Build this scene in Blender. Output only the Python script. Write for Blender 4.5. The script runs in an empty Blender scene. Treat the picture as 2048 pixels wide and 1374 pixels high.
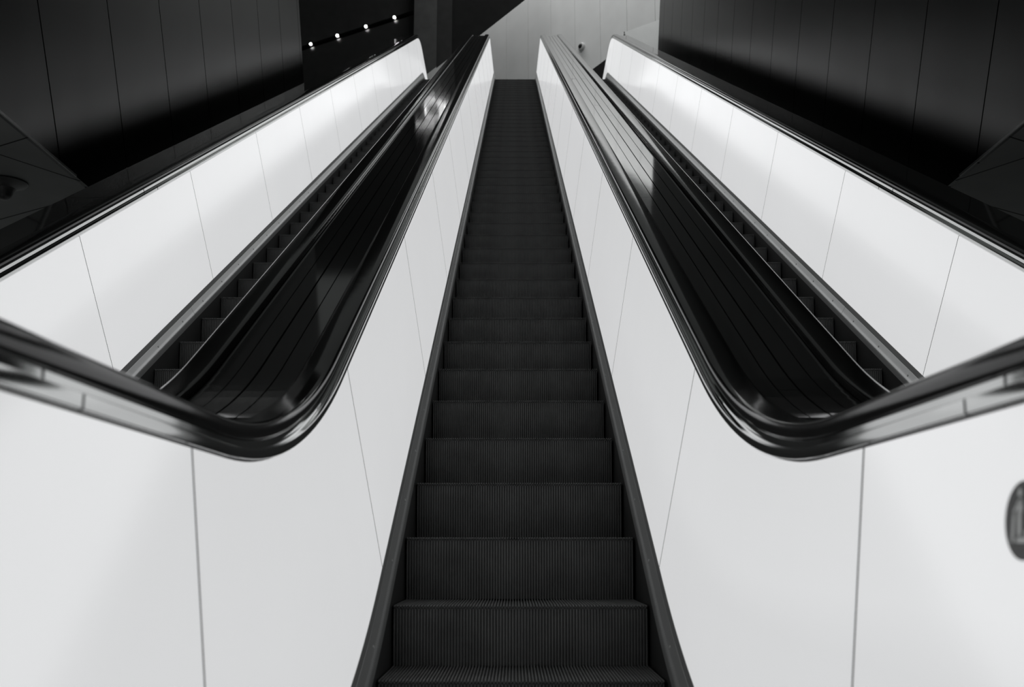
import bpy, math, random
from mathutils import Vector
random.seed(4)
SC = bpy.context.scene
COL = SC.collection
# ---------------------------------------------------------------- units
# All lengths below are in "escalator units" measured from the eye point;
# S turns them into metres and the lower floor lies 0.79 units under the eye.
S = 0.78
FLOOR = -0.79
def W(x, y, z):
    return (x * S, y * S, (z - FLOOR) * S)

# ---------------------------------------------------------------- camera
F_PX = 2090.0
PITCH = math.radians(10.91)
YAW = math.atan(4.5 / F_PX)
cam_d = bpy.data.cameras.new('camera')
cam_d.sensor_fit = 'HORIZONTAL'
cam_d.sensor_width = 36.0
cam_d.lens = 36.0 * F_PX / 2048.0
cam_d.clip_start = 0.02
cam_d.clip_end = 200
cam_d.dof.use_dof = True
cam_d.dof.focus_distance = 5.2
cam_d.dof.aperture_fstop = 5.0
cam = bpy.data.objects.new('camera', cam_d)
COL.objects.link(cam)
cam.location = W(-0.025, 0, 0)
cam.rotation_euler = (math.pi / 2 + PITCH, 0, YAW)
SC.camera = cam

# ---------------------------------------------------------------- world, exposure
world = bpy.data.worlds.new('world')
SC.world = world
world.use_nodes = True
bg = world.node_tree.nodes['Background']
bg.inputs['Color'].default_value = (0.95, 1.0, 0.98, 1)
bg.inputs['Strength'].default_value = 0.12
SC.view_settings.view_transform = 'Standard'
SC.view_settings.look = 'None'
SC.view_settings.gamma = 1.0
SC.view_settings.exposure = 0.0
SC.view_settings.use_curve_mapping = False

# ---------------------------------------------------------------- added out-of-view fill lights
def area(name, loc, target, size, size_y, power):
    d = bpy.data.lights.new(name, 'AREA')
    d.shape = 'RECTANGLE'; d.size = size * S; d.size_y = size_y * S; d.energy = power
    o = bpy.data.objects.new(name, d); COL.objects.link(o)
    a = Vector(W(*loc)); b = Vector(W(*target))
    o.location = a
    o.rotation_euler = (b - a).to_track_quat('-Z', 'Y').to_euler()
    return o
area('added_wall_fill', (0.4, 28.5, 23.6), (2.5, 30.36, 22.5), 11.0, 0.5, 1050)  # unseen lamp added to brighten the back wall
area('added_hall_fill', (1.2, 22.5, 19.6), (1.8, 31.0, 16.9), 5.0, 1.2, 150)  # unseen lamp added to lift the dark mass and the return wall
area('added_lower_fill', (-6.5, 0.5, 2.2), (-6.5, 0.5, -0.7), 1.6, 1.6, 115)  # unseen lamp added so bounce off the floor brightens the left ceiling

# ---------------------------------------------------------------- materials
def nodes(name):
    m = bpy.data.materials.new(name); m.use_nodes = True
    return m, m.node_tree, m.node_tree.nodes['Principled BSDF']
def setp(b, **k):
    for a, v in k.items():
        b.inputs[a.replace('_', ' ')].default_value = v
def noise(nt, scale, detail=3, vec=None, rough=0.5):
    n = nt.nodes.new('ShaderNodeTexNoise')
    n.inputs['Scale'].default_value = scale; n.inputs['Detail'].default_value = detail
    n.inputs['Roughness'].default_value = rough
    tc = nt.nodes.new('ShaderNodeTexCoord')
    mp = nt.nodes.new('ShaderNodeMapping')
    if vec: mp.inputs['Scale'].default_value = vec
    nt.links.new(tc.outputs['Object'], mp.inputs['Vector'])
    nt.links.new(mp.outputs['Vector'], n.inputs['Vector'])
    return n
def ramp(nt, src, lo, hi, a=0.3, b=0.7):
    r = nt.nodes.new('ShaderNodeMapRange')
    r.inputs['From Min'].default_value = a; r.inputs['From Max'].default_value = b
    r.inputs['To Min'].default_value = lo; r.inputs['To Max'].default_value = hi
    nt.links.new(src, r.inputs['Value'])
    return r.outputs['Result']
def grey(nt, sock, tint=(1, 1, 1)):
    c = nt.nodes.new('ShaderNodeCombineColor')
    for i, t in enumerate(tint):
        if t == 1:
            nt.links.new(sock, c.inputs[i])
        else:
            mth = nt.nodes.new('ShaderNodeMath'); mth.operation = 'MULTIPLY'
            mth.inputs[1].default_value = t
            nt.links.new(sock, mth.inputs[0]); nt.links.new(mth.outputs[0], c.inputs[i])
    return c.outputs[0]
def bump(nt, b, src, strength, dist):
    n = nt.nodes.new('ShaderNodeBump')
    n.inputs['Strength'].default_value = strength; n.inputs['Distance'].default_value = dist
    nt.links.new(src, n.inputs['Height']); nt.links.new(n.outputs[0], b.inputs['Normal'])
def plain(name, v, rough=0.5, metal=0.0, spec=0.5, var=0.15, nscale=6, vec=None, tint=(0.985, 1, 0.99), rvar=0.0):
    m, nt, b = nodes(name)
    n = noise(nt, nscale, 4, vec)
    nt.links.new(grey(nt, ramp(nt, n.outputs['Fac'], v * (1 - var), v * (1 + var)), tint), b.inputs['Base Color'])
    setp(b, Roughness=rough, Metallic=metal, Specular_IOR_Level=spec)
    if rvar:
        nt.links.new(ramp(nt, n.outputs['Fac'], rough * (1 - rvar), rough * (1 + rvar)), b.inputs['Roughness'])
    return m

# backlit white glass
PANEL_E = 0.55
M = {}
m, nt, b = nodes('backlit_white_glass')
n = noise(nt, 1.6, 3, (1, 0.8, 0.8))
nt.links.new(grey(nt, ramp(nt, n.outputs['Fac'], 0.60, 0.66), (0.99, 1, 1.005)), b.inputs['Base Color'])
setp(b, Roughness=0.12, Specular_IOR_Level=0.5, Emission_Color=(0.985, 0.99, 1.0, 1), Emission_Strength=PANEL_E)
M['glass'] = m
M['steel'] = plain('brushed_steel', 0.58, 0.07, 1.0, var=0.02, nscale=3)
M['skirt_trim'] = plain('satin_aluminium', 0.48, 0.30, 0.72, var=0.03, nscale=3)
M['skirt'] = plain('black_skirt_metal', 0.022, 0.4, 0.0, 0.4)
M['core'] = plain('dark_balustrade_core', 0.05, 0.6)
# rubber handrail with a faint ripple along its length
m, nt, b = nodes('black_rubber')
n = noise(nt, 9, 2)
nt.links.new(grey(nt, ramp(nt, n.outputs['Fac'], 0.008, 0.012)), b.inputs['Base Color'])
setp(b, Roughness=0.10, Specular_IOR_Level=0.28)
bump(nt, b, noise(nt, 7, 2, (1, 1, 1)).outputs['Fac'], 0.03, 0.01)
M['rubber'] = m
# glossy deck boards
m, nt, b = nodes('black_gloss_board')
n = noise(nt, 2.2, 3)
nt.links.new(grey(nt, ramp(nt, n.outputs['Fac'], 0.04, 0.05)), b.inputs['Base Color'])
setp(b, Roughness=0.06, Specular_IOR_Level=0.65)
bump(nt, b, noise(nt, 2.5, 2, (1, 1, 1)).outputs['Fac'], 0.03, 0.01)
M['deck'] = m
M['gasket'] = plain('grey_rubber_gasket', 0.06, 0.6, spec=0.2)
M['groove'] = plain('black_joint', 0.004, 0.7, spec=0.1)
M['step'] = plain('dark_step_aluminium', 0.115, 0.55, 0.0, 0.3, var=0.2, nscale=9)
M['wall_dark'] = plain('dark_metal_cladding', 0.052, 0.27, 1.0, 0.5, var=0.12, nscale=2.4, vec=(1, 1.5, 0.4))
M['wall_dark'].node_tree.nodes['Principled BSDF'].inputs['Specular Tint'].default_value = (.66, .66, .66, 1)
M['wall_light'] = plain('light_grey_cladding', 0.50, 0.6, 0.0, 0.3, var=0.04, nscale=2)
M['wall_lit'] = plain('lit_grey_plaster', 0.88, 0.6, 0.0, 0.3, var=0.04, nscale=3)  # stronger light on the return wall is put into this paler colour
M['ceil'] = plain('dark_ceiling_panel', 0.16, 0.6, 0.0, 0.3, var=0.1, nscale=3)
M['ceil_trim'] = plain('ceiling_edge_trim', 0.20, 0.5, var=0.05)
M['soffit'] = plain('charcoal_plaster', 0.014, 0.9, 0.0, 0.04, var=0.1)
M['soffit_b'] = plain('dark_grey_plaster', 0.032, 0.9, 0.0, 0.04, var=0.1)
M['soffit_mid'] = plain('grey_plaster', 0.065, 0.9, 0.0, 0.04, var=0.1)
M['far'] = plain('dark_far_plaster', 0.016, 0.6, 0.0, 0.1, var=0.1)
M['floor'] = plain('dark_floor_tile', 0.18, 0.25, 0.0, 0.5, var=0.2)
M['black'] = plain('matt_black', 0.006, 0.7, spec=0.2)
M['sign_grey'] = plain('dark_grey_vinyl', 0.095, 0.45, var=0.04)
M['sign_white'] = plain('pale_grey_vinyl', 0.85, 0.45, var=0.03)
M['fixture'] = plain('grey_enamel', 0.40, 0.4, var=0.05)
M['fixture_dark'] = plain('dark_grey_enamel', 0.06, 0.4, var=0.05)
def lamp_mat(name, e):
    m, nt, b = nodes(name)
    setp(b, Base_Color=(0.9, 0.9, 0.9, 1), Emission_Color=(1, 1, 1, 1), Emission_Strength=e)
    return m
M['lamp'] = lamp_mat('lit_lens', 30.0)
M['tube'] = lamp_mat('lit_tube', 3.0)

# ---------------------------------------------------------------- mesh helpers
class MB:
    def __init__(s):
        s.v = []; s.f = []; s.mi = []
    def add(s, verts, faces, mi=0):
        o = len(s.v); s.v += [tuple(p) for p in verts]
        s.f += [tuple(i + o for i in f) for f in faces]; s.mi += [mi] * len(faces)
        return s
    def box(s, x0, x1, y0, y1, z0, z1, mi=0):
        P = [(x, y, z) for x in (x0, x1) for y in (y0, y1) for z in (z0, z1)]
        return s.add(P, [(0, 1, 3, 2), (4, 6, 7, 5), (0, 4, 5, 1), (2, 3, 7, 6), (0, 2, 6, 4), (1, 5, 7, 3)], mi)
    def prism(s, poly, off, mi=0):
        """poly: 3-D polygon, off: extrusion vector"""
        n = len(poly); Q = [tuple(a + b for a, b in zip(p, off)) for p in poly]
        F = [tuple(range(n)), tuple(range(2 * n - 1, n - 1, -1))]
        F += [(i, i + n, (i + 1) % n + n, (i + 1) % n) for i in range(n)]
        return s.add(list(poly) + Q, F, mi)
    def lathe(s, prof, centre, axis='z', seg=32, mi=0):
        cx, cy, cz = centre; V = []; F = []
        for r, h in prof:
            for k in range(seg):
                a = 2 * math.pi * k / seg; c, d = r * math.cos(a), r * math.sin(a)
                V.append((cx + c, cy + d, cz + h) if axis == 'z' else
                         (cx + c, cy - h, cz + d) if axis == 'y' else (cx + h, cy + c, cz + d))
        for i in range(len(prof) - 1):
            for k in range(seg):
                F.append((i * seg + k, i * seg + (k + 1) % seg, (i + 1) * seg + (k + 1) % seg, (i + 1) * seg + k))
        F.append(tuple(range(seg - 1, -1, -1))); F.append(tuple(range((len(prof) - 1) * seg, len(prof) * seg)))
        return s.add(V, F, mi)
    def build(s, name, mats, parent=None, origin=(0, 0, 0), smooth=None, flip=True):
        me = bpy.data.meshes.new(name)
        ox, oy, oz = origin
        me.from_pydata([((x - ox) * S, (y - oy) * S, (z - oz) * S) for x, y, z in s.v], [], s.f)
        if not isinstance(mats, (list, tuple)): mats = [mats]
        for mm in mats: me.materials.append(mm)
        for p, i in zip(me.polygons, s.mi): p.material_index = i
        import bmesh
        bm = bmesh.new(); bm.from_mesh(me)
        bmesh.ops.recalc_face_normals(bm, faces=bm.faces); bm.to_mesh(me); bm.free()
        if smooth is not None:
            for p in me.polygons: p.use_smooth = True
            me.set_sharp_from_angle(angle=math.radians(smooth))
        o = bpy.data.objects.new(name, me); COL.objects.link(o)
        if parent is not None:
            o.parent = parent
            o.location = (ox * S, oy * S, oz * S)
        else:
            o.location = W(*origin)
        return o
def tag(o, label=None, cat=None, group=None, kind=None):
    if label: o['label'] = label
    if cat: o['category'] = cat
    if group: o['group'] = group
    if kind: o['kind'] = kind
    return o
def empty(name, x, y, z):
    o = bpy.data.objects.new(name, None); o.empty_display_size = 0.2
    COL.objects.link(o); o.location = W(x, y, z)
    return o
def copy_tree(o, parent=None):
    c = o.copy(); COL.objects.link(c)
    if parent is not None: c.parent = parent
    for ch in o.children: copy_tree(ch, c)
    return c

# ---------------------------------------------------------------- the escalator path
A30 = math.radians(30); C30, S30 = math.cos(A30), math.sin(A30)
N_REF, Z_REF = 1.306, 0.183                 # top edge of the glass: below the sight line / above the eye
def inc(L, n):                              # point on the incline frame -> (Y, Z)
    return (L * C30 + n * S30, L * S30 - n * C30)
Y_C1 = (Z_REF + N_REF / C30) / math.tan(A30)
L_C1 = (Y_C1 - N_REF * S30) / C30
L_C2 = 27.35
R1, R2 = 2.8, 2.7
T1, T2 = R1 * math.tan(A30 / 2), R2 * math.tan(A30 / 2)
Y_C2, Z_C2 = inc(L_C2, N_REF)
Y_START = 0.62                              # centre line of the lower newel
Y_TOP = Y_C2 + 2.6                          # end of the upper landing part
# reference arc lengths
SA = Y_C1 - T1; SB = SA + R1 * A30; SCC = SB + (L_C2 - L_C1 - T1 - T2); SD = SCC + R2 * A30
SEND = SD + (Y_TOP - (Y_C2 + T2))
def sL(L): return SB + (L - L_C1 - T1)      # arc length of an incline position
def path(s, h):
    """(Y, Z, slope) of the curve lying h above the glass top edge"""
    if s <= SA: y, z, a = s, Z_REF, 0.0
    elif s <= SB:
        a = (s - SA) / R1
        y, z = SA + R1 * math.sin(a), Z_REF + R1 * (1 - math.cos(a))
    elif s <= SCC:
        a = A30; y, z = inc(L_C1 + T1 + (s - SB), N_REF)
    elif s <= SD:
        a = A30 - (s - SCC) / R2
        y0, z0 = inc(L_C2 - T2, N_REF); cy, cz = y0 + R2 * S30, z0 - R2 * C30
        y, z = cy - R2 * math.sin(a), cz + R2 * math.cos(a)
    else:
        a = 0.0; y, z = Y_C2 + T2 + (s - SD), Z_C2
    return (y - h * math.sin(a), z + h * math.cos(a), a)
def samples(s0, s1, step=0.0):
    P = {s0, s1}
    for a, b2, n in ((SA, SB, 20), (SCC, SD, 20)):
        for i in range(n + 1):
            t = a + (b2 - a) * i / n
            if s0 < t < s1: P.add(t)
    return sorted(P)
NEWEL_R = 0.40
def newel(t, h):                            # t from 0 (underside) to 1 (top) around the lower newel
    a = math.pi * (1.5 - t) - 0.0
    # centre (Y_START, Z_REF-NEWEL_R); t=1 -> straight up
    ang = -math.pi / 2 - math.pi * t
    r = NEWEL_R + h
    return (Y_START + r * math.cos(ang), Z_REF - NEWEL_R + r * math.sin(ang))
def sweep(mb, prof, s0, s1, closed=True, front_newel=False, mi=0):
    rows = []
    if front_newel:
        rows.append([(x, Y_START + 0.25, Z_REF - 2 * NEWEL_R - h) for x, h in prof])
        for k in range(0, 24):
            rows.append([(x,) + newel(k / 24, h) for x, h in prof])
    for s in samples(s0, s1):
        rows.append([(x,) + path(s, h)[:2] for x, h in prof])
    n = len(prof); V = [p for r in rows for p in r]; Fc = []
    for i in range(len(rows) - 1):
        for k in range(n if closed else n - 1):
            k2 = (k + 1) % n
            Fc.append((i * n + k, (i + 1) * n + k, (i + 1) * n + k2, i * n + k2))
    if closed:
        Fc.append(tuple(range(n))); Fc.append(tuple(range(len(rows) * n - 1, (len(rows) - 1) * n - 1, -1)))
    mb.add(V, Fc, mi)
    return mb
def mir(prof, sx): return [(sx * x, h) for x, h in prof]

# ---------------------------------------------------------------- escalator
PITCH_X = 1.776                              # spacing of the three escalators
SEAMS = [1.945] + [sL(3.52 + 2.065 * k) for k in range(12)]
STEP = 0.5235
NOSE = -0.974
PX_TOP, PX_BOT, PH_TOP, PH_BOT = 0.625, 0.533, -0.006, -0.826
RAIL = [(.649, .040), (.6405, .044), (.6355, .052), (.634, .062), (.6348, .073), (.6385, .0810), (.645, .0860), (.656, .0885), (.672, .0900), (.688, .0905),
        (.704, .0900), (.719, .0885), (.730, .0860), (.7365, .0810), (.740, .073), (.741, .062), (.7395, .052), (.7345, .044), (.726, .040), (.712, .046), (.664, .046)]
FASCIA = [(.634, -.001), (.621, .000), (.6195, .0015), (.6195, .0215), (.621, .0235), (.634, .0235)]
GUIDE = [(.634, .0235), (.6375, .0205), (.6405, .0235), (.6415, .030), (.643, .046), (.705, .050), (.705, -.001), (.634, -.001)]
TRIM1 = [(.5345, -.822), (.5315, -.822), (.5265, -.852), (.5345, -.852)]
TRIM2 = [(.530, -.854), (.5250, -.856), (.522, -.863), (.5125, -.888), (.5085, -.896), (.5042, -.902), (.5014, -.909), (.5, -.918), (.5, -.945), (.530, -.945)]
SKIRT = [(.5005, -.944), (.5005, -1.40), (.530, -1.40), (.530, -.944)]
CORE = [(.640, -.002), (.548, -.84), (.548, -1.40), (.70, -1.40), (.70, -.002)]

def make_panel(sx, s0, s1, first):
    mb = MB()
    a, b2 = s0 + (0 if first else (.0036 if s0 < 2 else .0020)), s1 - (.0036 if s1 < 2 else .0020)
    cols = []
    def xat(h): return PX_TOP + (PX_TOP - PX_BOT) / (PH_TOP - PH_BOT) * (h - PH_TOP)
    if first:
        for k in range(1, 25):
            t = k / 24
            y, zt = newel(0.5 + 0.5 * t, -0.006)
            zb = Z_REF + PH_BOT if k > 12 else None
            zb = Z_REF + PH_BOT
            ht, hb = zt - Z_REF, zb - Z_REF
            cols.append([(xat(ht), y, zt), (xat(hb), y, zb)])
    for s in samples(a, b2):
        if first and s < Y_START: continue
        row = []
        for h in (PH_TOP, PH_BOT):
            y, z, _ = path(s, h); row.append((xat(h), y, z))
        cols.append(row)
    th = 0.012
    V = []; Fc = []
    for c in cols:
        V += [(sx * x, y, z) for x, y, z in c] + [(sx * (x + th), y, z) for x, y, z in c]
    n = len(cols)
    for i in range(n - 1):
        o, q = i * 4, i * 4 + 4
        Fc += [(o, q, q + 1, o + 1), (o + 2, o + 3, q + 3, q + 2), (o, o + 2, q + 2, q), (o + 1, q + 1, q + 3, o + 3)]
    Fc += [(0, 1, 3, 2), (n * 4 - 4, n * 4 - 2, n * 4 - 1, n * 4 - 3)]
    return mb.add(V, Fc)

def rib_profile(w, n, depth):
    """zigzag ribbed line across the width: list of (x, offset)"""
    p = w * 2 / n; out = []
    for i in range(n):
        x = -w + i * p
        out += [(x + .10 * p, -depth), (x + .22 * p, 0), (x + .56 * p, 0), (x + .68 * p, -depth)]
    return out[1:-1]
RIB = rib_profile(0.494, 84, 0.009)
def ribbed_tread():
    mb = MB(); d = 0.512; rows = []
    for y, dz in ((0.006, -0.010), (0.0, -0.004), (0.004, 0.0), (d, 0.0)):
        rows.append([(x, y if dz == 0 else y, min(o, 0) * (1 if dz == 0 else .6) + dz) for x, o in RIB])
    rows.append([(x, d, -0.035) for x, o in RIB])
    n = len(RIB); V = [p for r in rows for p in r]
    Fc = [(i * n + k, i * n + k + 1, (i + 1) * n + k + 1, (i + 1) * n + k) for i in range(len(rows) - 1) for k in range(n - 1)]
    return mb.add(V, Fc)
def ribbed_riser():
    mb = MB(); rows = []
    R = 0.262
    for t in range(0, 7):
        f = t / 6
        z = -0.012 - f * (R - 0.012)
        y0 = 0.006 + 0.030 * (f ** 1.6)
        rows.append([(x, y0 - o, z) for x, o in RIB])
    n = len(RIB); V = [p for r in rows for p in r]
    Fc = [(i * n + k, i * n + k + 1, (i + 1) * n + k + 1, (i + 1) * n + k) for i in range(len(rows) - 1) for k in range(n - 1)]
    return mb.add(V, Fc)

def make_escalator():
    root = empty('escalator', 0, 0, FLOOR)
    org = (0, 0, FLOOR)
    def part(mb, name, mat, parent=root, smooth=None):
        o = mb.build(name, mat, None, (0, 0, 0), smooth)
        o.parent = parent
        o.location = (0, 0, -FLOOR * S) if parent is root else (0, 0, 0)
        return o
    for sx in (-1, 1):
        part(sweep(MB(), mir(CORE, sx), Y_START, SEND), 'balustrade_core', M['core'])
        bnds = [0.0] + SEAMS + [SEND]
        for i in range(len(bnds) - 1):
            part(make_panel(sx, bnds[i], bnds[i + 1], i == 0), 'balustrade_panel', M['glass'])
        for q in SEAMS:
            gk = MB(); V = []; gw = .0036 if q < 2 else .0020
            for t in (q - gw, q + gw):
                for h, dx in ((PH_TOP + .0005, -.0006), (PH_BOT - .0005, -.0006), (PH_BOT - .0005, .011), (PH_TOP + .0005, .011)):
                    y, z, _ = path(t, h)
                    V.append((sx * (PX_TOP + (PX_TOP - PX_BOT) / (PH_TOP - PH_BOT) * (h - PH_TOP) + dx), y, z))
            gk.add(V, [(0, 1, 2, 3), (4, 7, 6, 5), (0, 4, 5, 1), (1, 5, 6, 2), (2, 6, 7, 3), (3, 7, 4, 0)])
            part(gk, 'joint_gasket', M['gasket'])
        # fascia strips under the handrail, jointed
        fj = [1.486 if sx > 0 else 1.43, sL(6.9), sL(13.1), sL(19.4)]
        cuts = [Y_START] + fj + [SEND]
        for i in range(len(cuts) - 1):
            part(sweep(MB(), mir(FASCIA, sx), cuts[i] + (0 if i == 0 else .004), cuts[i + 1] - .004, front_newel=(i == 0)), 'fascia_strip', M['steel'], smooth=40)
        gj = [1.405 if sx > 0 else 1.35, sL(6.7), sL(12.9), sL(19.2)]
        cuts = [Y_START] + gj + [SEND]
        for i in range(len(cuts) - 1):
            part(sweep(MB(), mir(GUIDE, sx), cuts[i] + (0 if i == 0 else .0045), cuts[i + 1] - .0045, front_newel=(i == 0)), 'handrail_guide', M['steel'], smooth=40)
        part(sweep(MB(), mir(RAIL, sx), Y_START, SEND, front_newel=True), 'handrail', M['rubber'], smooth=50)
        cuts = [0.3] + [sL(2.9 + 4.13 * k) for k in range(6)] + [SEND]
        for i in range(len(cuts) - 1):
            a, b2 = cuts[i] + .0015, cuts[i + 1] - .0015
            it = part(sweep(MB(), mir(TRIM2, sx), a, b2), 'inner_deck', M['skirt_trim'], smooth=40)
            part(sweep(MB(), mir(TRIM1, sx), a + 0.11, b2 + (0.11 if i < len(cuts) - 2 else 0)), 'glazing_bead', M['skirt_trim'], it, smooth=40)
            # screws along the sloping deck
            sm = MB()
            q = a + 0.25
            while q < min(b2, sL(12)):
                y, z, an = path(q, -0.886)
                nx, nn = -0.93 * sx, 0.36
                c = (sx * .5138, y, z)
                ring = []
                for k in range(8):
                    t = 2 * math.pi * k / 8
                    e1 = (0, math.cos(an), math.sin(an)); e2 = (sx * .36, -math.sin(an) * .93, math.cos(an) * .93)
                    ring.append(tuple(c[j] + .006 * (math.cos(t) * e1[j] + math.sin(t) * e2[j]) for j in range(3)))
                off = (nx * .003, -math.sin(an) * nn * .003, math.cos(an) * nn * .003)
                sm.prism(ring, off)
                q += 0.52
            if sm.v: part(sm, 'screws', M['fixture'], it)
        part(sweep(MB(), mir(SKIRT, sx), 0.9, SEND), 'skirt', M['skirt'])
    part(sweep(MB(), [(-.70, -1.401), (-.70, -1.46), (.70, -1.46), (.70, -1.401)], 0.5, SEND), 'truss_cover', M['black'])
    tm, rm = ribbed_tread(), ribbed_riser()
    t0 = tm.build('step', M['step'], None); r0 = rm.build('riser', M['step'], None)
    s = STEP_PHASE; first = True
    while s < SEND - 0.6:
        y, z, a = path(s, NOSE)
        if first: t, r = t0, r0; first = False
        else:
            t, r = t0.copy(), r0.copy(); COL.objects.link(t); COL.objects.link(r)
        t.parent = root; t.location = (0, y * S, (z - FLOOR) * S)
        r.parent = t; r.location = (0, 0, 0)
        # same pitch along the step chain measured on the nosing line
        if s < SA or s > SD: ds = STEP
        elif s < SB: ds = STEP * R1 / (R1 - NOSE)
        elif s > SCC: ds = STEP * R2 / (R2 + NOSE)
        else: ds = STEP
        s += ds
    # floor plates with comb at both ends
    part(MB().box(-.4985, .4985, -.1, 0.93, Z_REF + NOSE - .03, Z_REF + NOSE + .004), 'comb_plate', M['skirt_trim'])
    part(MB().box(-.4985, .4985, Y_TOP - .62, Y_TOP, Z_C2 + NOSE - .03, Z_C2 + NOSE + .004), 'comb_plate', M['skirt_trim'])
    return root
STEP_PHASE = 1.02
esc = make_escalator()
tag(esc, 'middle escalator, straight ahead, its dark ribbed steps climbing between two glowing white balustrades', 'escalator', 'escalators side by side')
el = copy_tree(esc); el.location = W(-PITCH_X, 0, FLOOR)
tag(el, 'left escalator, below the dark wall with the row of small spotlights beyond its end', 'escalator', 'escalators side by side')
er = copy_tree(esc); er.location = W(PITCH_X, 0, FLOOR)
tag(er, 'right escalator, its zigzag of step risers seen against the skirt', 'escalator', 'escalators side by side')

# ---------------------------------------------------------------- decks between and beside the escalators
DH = 0.060
def make_deck(xs, name, label, cat, group):
    root = empty(name, (xs[0] + xs[-1]) / 2, 0, FLOOR)
    ox = (xs[0] + xs[-1]) / 2
    def part(mb, nm, mat):
        o = mb.build(nm, mat, None); o.parent = root; o.location = (0, 0, -FLOOR * S); return o
    tr = sweep(MB(), [(xs[0] - ox, DH - .012), (xs[-1] - ox, DH - .012), (xs[-1] - ox, -.25), (xs[0] - ox, -.25)], 0.3, SEND)
    part(tr, 'tray', M['groove'])
    for i in range(len(xs) - 1):
        w = 0.0035 if i % 2 else 0.002
        a, b2 = xs[i] - ox + .0022, xs[i + 1] - ox - (.0055 if i == 1 and len(xs) > 3 else .0022)
        cuts = [0.3] + [sL(2.2 + 0.9 * (i % 2) + 4.13 * k) for k in range(6)] + [SEND]
        for j in range(len(cuts) - 1):
            dz = random.uniform(-.0006, .0006)
            part(sweep(MB(), [(a, DH + dz), (b2, DH + dz), (b2, DH - .011), (a, DH - .011)], cuts[j] + .0012, cuts[j + 1] - .0012), 'cover_board', M['deck'])
    return tag(root, label, cat, group)
XM = [.742, .8165, .888, .9595, PITCH_X - .742]
make_deck([-x for x in reversed(XM)], 'median_deck', 'glossy black cover boards between the left and the middle escalator', 'cover', 'glossy black covers along the escalators')
make_deck(XM, 'median_deck', 'glossy black cover boards between the middle and the right escalator', 'cover', 'glossy black covers along the escalators')
XO = [PITCH_X + .742, 2.774]
make_deck([-x for x in reversed(XO)], 'edge_deck', 'glossy black cover strip between the left escalator and the dark wall on the left', 'cover', 'glossy black covers along the escalators')
make_deck(XO, 'edge_deck', 'glossy black cover strip between the right escalator and the dark wall on the right', 'cover', 'glossy black covers along the escalators')

# ---------------------------------------------------------------- shaft walls, clad in panels square to the incline
Z_CEIL = 2.622
WX = 3.2
def clip_z(poly, zmin):
    out = []
    for i in range(len(poly)):
        p, q = poly[i], poly[(i + 1) % len(poly)]
        if p[2] >= zmin: out.append(p)
        if (p[2] >= zmin) != (q[2] >= zmin):
            t = (zmin - p[2]) / (q[2] - p[2]); out.append(tuple(a + (b2 - a) * t for a, b2 in zip(p, q)))
    return out
def shaft_wall(name, sx, L_end):
    mb = MB()
    mod = 1.248; L = 7.32 - 9 * mod
    while L < L_end - .1:
        a, b2 = L + .008, min(L + mod, L_end) - (.008 if L + mod < L_end else 0)
        poly = [(sx * WX,) + inc(l, n) for l, n in ((a, 1.44), (b2, 1.44), (b2, -7.5), (a, -7.5))]
        poly = clip_z(poly, Z_CEIL)
        if len(poly) > 2: mb.prism(poly, (sx * .03, 0, 0), 0)
        L += mod
    poly = [(sx * (WX + .03),) + inc(l, n) for l, n in ((7.32 - 9 * mod, 1.44), (L_end, 1.44), (L_end, -7.5), (7.32 - 9 * mod, -7.5))]
    mb.prism(clip_z(poly, Z_CEIL + .31), (sx * .12, 0, 0), 1)
    return tag(mb.build(name, [M['wall_dark'], M['black']]), kind='structure')
shaft_wall('wall_left', -1, 16.2)
shaft_wall('wall_right', 1, 24.3)

# lower ceiling either side of the shaft, its joints and the bright trim on its edge
def quad_strip(mb, p, q, w, z, t, mi):
    d = Vector((q[0] - p[0], q[1] - p[1])); nrm = Vector((-d.y, d.x)).normalized() * w / 2
    poly = [(p[0] + nrm.x, p[1] + nrm.y, z), (q[0] + nrm.x, q[1] + nrm.y, z), (q[0] - nrm.x, q[1] - nrm.y, z), (p[0] - nrm.x, p[1] - nrm.y, z)]
    mb.prism(poly, (0, 0, t), mi)
for sx, nm in ((-1, 'ceiling'), (1, 'ceiling.001')):
    mb = MB()
    x0, x1 = sorted((sx * (WX + .031), sx * 11.0))
    mb.box(x0, x1, -3, 16, Z_CEIL, Z_CEIL + .3, 0)
    for (p, q) in (((3.21, 6.46), (7.1, 8.74)), ((3.21, 7.30), (7.1, 1.06)), ((3.21, 7.57), (7.1, 10.0)), ((3.21, 3.7), (7.1, 6.1)), ((3.21, 10.2), (7.1, 12.6))):
        quad_strip(mb, (sx * p[0], p[1]), (sx * q[0], q[1]), .012, Z_CEIL - .001, .003, 1)
    tag(mb.build(nm, [M['ceil'], M['black']]), kind='structure')
    t = MB().box(*sorted((sx * (WX - .006), sx * (WX + .004))), -3, 7.2, Z_CEIL - .004, Z_CEIL + .012)
    tag(t.build('trim_1' if sx < 0 else 'trim_2', M['ceil_trim']), kind='structure')
mb = MB().box(-11, 11, -4, 2.3, FLOOR - .2, FLOOR - .004)
mb.box(-11, -2.9, 2.3, 9, FLOOR - .2, FLOOR - .004)
mb.box(2.9, 11, 2.3, 9, FLOOR - .2, FLOOR - .004)
tag(mb.build('floor', M['floor']), kind='structure')

tag(MB().box(7.5, 7.7, -4, 16, FLOOR, Z_CEIL).build('wall_blocker_right', M['black']), kind='structure')  # unseen wall added to keep stray light off the right ceiling
tag(MB().box(-11, 7.7, -4.2, -4, FLOOR, Z_CEIL).build('wall_blocker_rear', M['black']), kind='structure')  # unseen wall added to block world light from behind the camera
tag(MB().box(-11, -10.8, -4, 16, FLOOR, Z_CEIL).build('wall_lower_left', M['ceil']), kind='structure')
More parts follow.
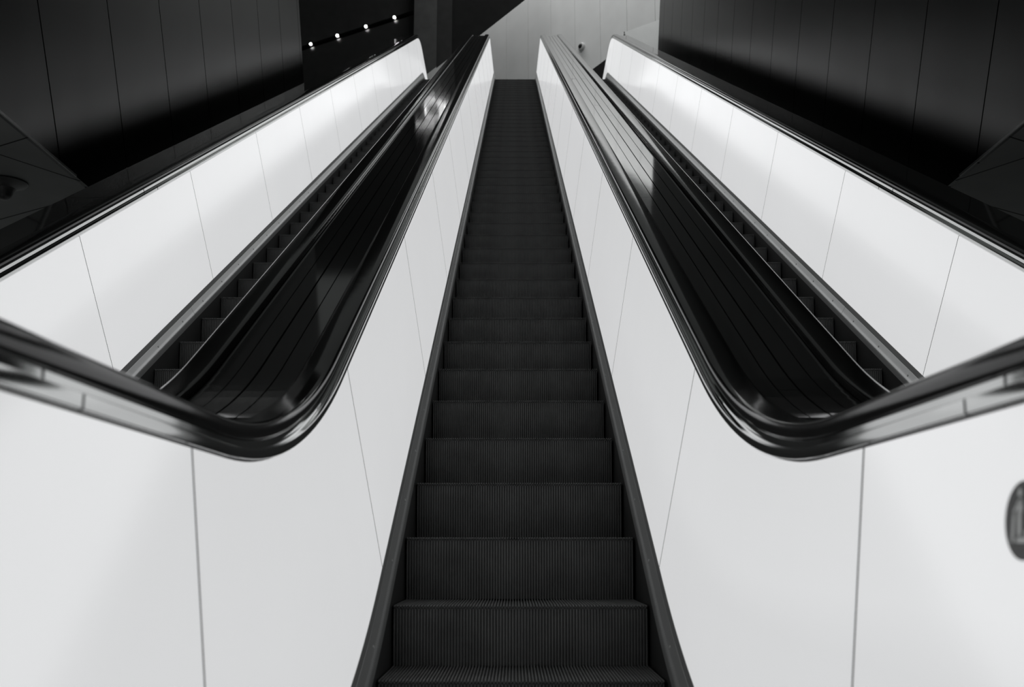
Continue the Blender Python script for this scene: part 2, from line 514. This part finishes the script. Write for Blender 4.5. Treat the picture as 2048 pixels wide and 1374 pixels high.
# ---------------------------------------------------------------- upper hall
Z_UP = Z_C2 + NOSE
tag(MB().box(-8, 6, Y_TOP, 42, Z_UP - .25, Z_UP).build('floor_upper', M['floor']), kind='structure')
# light clad wall, oblique behind the landing
pa, pb = Vector((-0.28, 32.4)), Vector((3.82, 27.7))
dirn = (pb - pa).normalized()
nrm = Vector((-dirn.y, dirn.x)) * -1
if nrm.y > 0: nrm = -nrm
mb = MB()
for k in range(-6, 9):
    a = pa + dirn * (k * 1.085 + .006); b2 = pa + dirn * ((k + 1) * 1.085 - .006)
    back = -nrm * .04
    mb.prism([(a.x, a.y, 9), (b2.x, b2.y, 9), (b2.x, b2.y, 20), (a.x, a.y, 20)], (back.x, back.y, 0), 0)
a = pa + dirn * (-6 * 1.085) - nrm * .04; b2 = pa + dirn * (9 * 1.085) - nrm * .04; back = -nrm * .2
mb.prism([(a.x, a.y, 9), (b2.x, b2.y, 9), (b2.x, b2.y, 20), (a.x, a.y, 20)], (back.x, back.y, 0), 1)
tag(mb.build('wall_back', [M['wall_light'], M['fixture_dark']]), kind='structure')
# return wall, its stronger light put into the colour, at the right-hand end of the landing, with a small hook
mb = MB().prism([(3.0, 27, 14.03), (7.5, 27, 15.78), (7.5, 27, 11.0), (3.0, 27, 11.0)], (0, .12, 0))
tag(mb.build('wall_return', M['wall_lit']), kind='structure')
hk = MB().lathe([(.006, .06), (.016, .055), (.012, 0), (.03, -.05), (.026, -.07), (.004, -.075)], (3.045, 26.955, 13.98), seg=16)
o = hk.build('wall_hook', M['fixture_dark'], smooth=50)
tag(o, 'tiny dark hook at the upper corner of the pale wall beside the right dark wall', 'hook')
# dark parapet at the landing, right
mb = MB().prism([(.95, 27.2, 12.08), (2.9, 27.2, 13.62), (2.9, 27.2, 11.2), (.95, 27.2, 11.2)], (0, .2, 0))
tag(mb.build('wall_parapet', M['black']), kind='structure')
# dark mass with a sloping lower edge, left
def dz(x): return 15.866 + (x - .299) * .8506
def hang(name, x0, x1, y0, y1, mat):
    mb = MB().prism([(x0, y0, dz(x0)), (x1, y0, dz(x1)), (x1, y0, 20), (x0, y0, 20)], (0, y1 - y0, (y1 - y0) * .9))
    return tag(mb.build(name, mat), kind='structure')
hang('wall_upper', -1.851, .75, 28.5, 28.9, M['soffit'])
hang('trim_3', -2.296, -1.851, 28.42, 28.9, M['soffit_b'])
hang('trim_4', -2.963, -2.296, 28.34, 28.9, M['soffit_mid'])
# far wall on the left with a sloping lamp slot
def sl(x): return 14.608 + (x + 6.248) * .3494
mb = MB()
mb.prism([(-10, 29, sl(-10) + .09), (-2.964, 29, sl(-2.964) + .09), (-2.964, 29, 26), (-10, 29, 26)], (0, .3, 0), 0)
mb.prism([(-10, 28.96, sl(-10) - .09), (-2.964, 28.96, sl(-2.964) - .09), (-2.964, 28.96, 9), (-10, 28.96, 9)], (0, .34, 0), 0)
mb.prism([(-10, 29.25, sl(-10) - .2), (-2.964, 29.25, sl(-2.964) - .2), (-2.964, 29.25, sl(-2.964) + .2), (-10, 29.25, sl(-10) + .2)], (0, .05, 0), 1)
tag(mb.build('wall_far', [M['far'], M['black']]), kind='structure')
SPOTS = [(-6.102, 'lowest of the four small spotlights in the sloping slot, beside the dark wall edge'),
         (-5.318, 'second spotlight up from the bottom of the sloping slot on the left'),
         (-4.472, 'third spotlight up from the bottom of the sloping slot on the left'),
         (-3.622, 'topmost of the four small spotlights in the sloping slot, nearest the grey pier')]
for x, lab in SPOTS:
    z = sl(x) + .035
    r = empty('spotlight', x, 29.0, z)
    tag(r, lab, 'spotlight', 'spotlights in the sloping slot')
    h = MB().lathe([(.03, .0), (.06, .01), (.065, .22), (.03, .235)], (0, 0.02, 0), axis='y', seg=24)
    b_ = MB().lathe([(.075, -.02), (.075, .20), (.02, .22)], (0, 0.0, 0), axis='y', seg=24)
    hs = MB().lathe([(.036, .0), (.055, .0), (.055, -.22), (.03, -.24)], (0, -.05, 0), axis='y', seg=24)
    o = hs.build('housing', M['fixture_dark'], None); o.parent = r; o.location = (0, 0, 0)
    ln = MB().lathe([(.035, 0), (.033, .012), (.02, .022), (.008, .026)], (0, -.055, 0), axis='y', seg=24)
    o = ln.build('lens', M['lamp'], None, smooth=60); o.parent = r; o.location = (0, 0, 0)
    d = bpy.data.lights.new('spot_beam', 'SPOT'); d.energy = 40.0; d.spot_size = math.radians(60); d.spot_blend = .6; d.shadow_soft_size = .02
    lo = bpy.data.objects.new('spot_beam', d); COL.objects.link(lo); lo.parent = r
    lo.location = (0.01 * S, -.085 * S, -.01 * S); lo.rotation_euler = (math.radians(48), 0, math.radians(-20))
# round fixture on the light wall
def on_wall(x): return pa.y + (x - pa.x) * (pb.y - pa.y) / (pb.x - pa.x)
r = empty('wall_camera', 2.06, on_wall(2.06), 14.98)
tag(r, 'small round grey fixture with a dark centre on the light clad wall', 'fixture')
r.rotation_euler = (0, 0, -math.atan2(4.7, 4.1))
o = MB().lathe([(.125, 0), (.125, .05), (.105, .075), (.075, .08)], (0, 0, 0), axis='y', seg=32).build('ring', M['fixture'], None, smooth=40); o.parent = r; o.location = (0, 0, 0)
o = MB().lathe([(.074, .078), (.062, .105), (.035, .125), (.008, .13)], (0, 0, 0), axis='y', seg=32).build('dome', M['black'], None, smooth=60); o.parent = r; o.location = (0, 0, 0)

# ---------------------------------------------------------------- fixture on the lower ceiling, left edge of the picture
r = empty('ceiling_fixture', -3.76, 7.31, Z_CEIL)
tag(r, 'dark bell-shaped fixture under the dark ceiling at the left edge', 'fixture')
o = MB().lathe([(.15, -.001), (.152, -.012), (.14, -.026), (.10, -.04), (.07, -.055)], (0, 0, 0), seg=32).build('flange', M['fixture_dark'], None, smooth=50); o.parent = r; o.location = (0, 0, 0)
o = MB().lathe([(.075, -.05), (.058, -.075), (.05, -.105), (.042, -.125), (.022, -.138), (.004, -.141)], (0, 0, 0), seg=32).build('nozzle', M['fixture_dark'], None, smooth=60); o.parent = r; o.location = (0, 0, 0)

# ---------------------------------------------------------------- round sign on the glass at the right
r = empty('safety_sign', 0, 0, 0)
sy, sz = 1.316, .030
def gx(z): return PX_TOP + (PX_TOP - PX_BOT) / (PH_TOP - PH_BOT) * (z - Z_REF - PH_TOP)
r.location = W(gx(sz) - .0012, sy, sz)
r.rotation_euler = (0, math.atan((PX_TOP - PX_BOT) / (PH_TOP - PH_BOT)) * -1 * -1, 0)
tag(r, 'round dark grey sign with a pale figure on the white glass at the right edge', 'sign')
def plate(pts, t0, t1, name, mat, parent):
    mb = MB()
    for poly in pts:
        mb.prism([(-t0, -a, b2) for a, b2 in poly], (-(t1 - t0), 0, 0))
    o = mb.build(name, mat, None); o.parent = parent; o.location = (0, 0, 0); return o
RS = .0496
circ = lambda cx, cy, rx, ry, n=24: [(cx + rx * math.cos(2 * math.pi * k / n), cy + ry * math.sin(2 * math.pi * k / n)) for k in range(n)]
def stroke(pts, w):
    out = []
    for (ax, ay), (bx, by) in zip(pts, pts[1:]):
        dx, dy = bx - ax, by - ay; l = math.hypot(dx, dy); nx, ny = -dy / l * w / 2, dx / l * w / 2
        out.append([(ax + nx, ay + ny), (bx + nx, by + ny), (bx - nx, by - ny), (ax - nx, ay - ny)])
    for p in pts: out.append(circ(p[0], p[1], w / 2, w / 2, 12))
    return out
disc = plate([circ(0, 0, RS, RS, 64)], 0, .0006, 'disc', M['sign_grey'], r)
u = RS
fig = [circ(-.20 * u, .70 * u, .085 * u, .11 * u)]
fig += stroke([(-.20 * u, .46 * u), (-.20 * u, -.42 * u)], .17 * u)          # trunk and legs
fig += stroke([(-.22 * u, .50 * u), (-.37 * u, .36 * u), (-.50 * u, .22 * u)], .085 * u)   # arm on the rail
fig += stroke([(-.14 * u, .50 * u), (-.06 * u, .34 * u), (-.15 * u, .16 * u)], .085 * u)   # other arm
plate(fig, .0006, .0011, 'figure', M['sign_white'], disc)
st = stroke([(-.50 * u, .12 * u), (-.56 * u, -.50 * u)], .12 * u)
st += stroke([(-.32 * u, -.50 * u), (.16 * u, -.50 * u), (.16 * u, -.28 * u), (.52 * u, -.28 * u)], .12 * u)
plate(st, .0006, .0011, 'handrail_and_steps', M['sign_white'], disc)

# ---------------------------------------------------------------- added lit ring and bars, out of view, to be mirrored in the left cover boards
r = empty('added_glow', -2.35, 26.6, 16.6)
tag(r, 'added out-of-view lit ring and bars, mirrored in the left glossy cover boards', 'lamp')
rg = MB(); V = []; Fc = []
for k in range(40):
    a = 2 * math.pi * k / 40
    for q in range(8):
        t = 2 * math.pi * q / 8; rr = .30 + .022 * math.cos(t)
        V.append((rr * math.cos(a), .022 * math.sin(t), rr * math.sin(a)))
for k in range(40):
    for q in range(8):
        Fc.append((k * 8 + q, k * 8 + (q + 1) % 8, ((k + 1) % 40) * 8 + (q + 1) % 8, ((k + 1) % 40) * 8 + q))
rg.add(V, Fc)
o = rg.build('lit_ring', M['tube'], None, smooth=60); o.parent = r; o.location = (0, 0, 0)
for x0, x1, z0 in ((-.62, -.05, .52), (.08, .42, .36), (.12, .46, .18), (.10, .40, .02), (.06, .44, -.16), (-.40, .02, -.42)):
    o = MB().lathe([(.004, x0), (.022, x0 + .01), (.022, x1 - .01), (.004, x1)], (0, 0, z0), axis='x', seg=12).build('lit_bar', M['tube'], None, smooth=50)
    o.parent = r; o.location = (0, 0, 0)
o = MB().lathe([(.012, -.5), (.012, 8.5)], (0, .05, 0), seg=10).build('hanger', M['fixture_dark'], None); o.parent = r; o.location = (0, 0, 0)
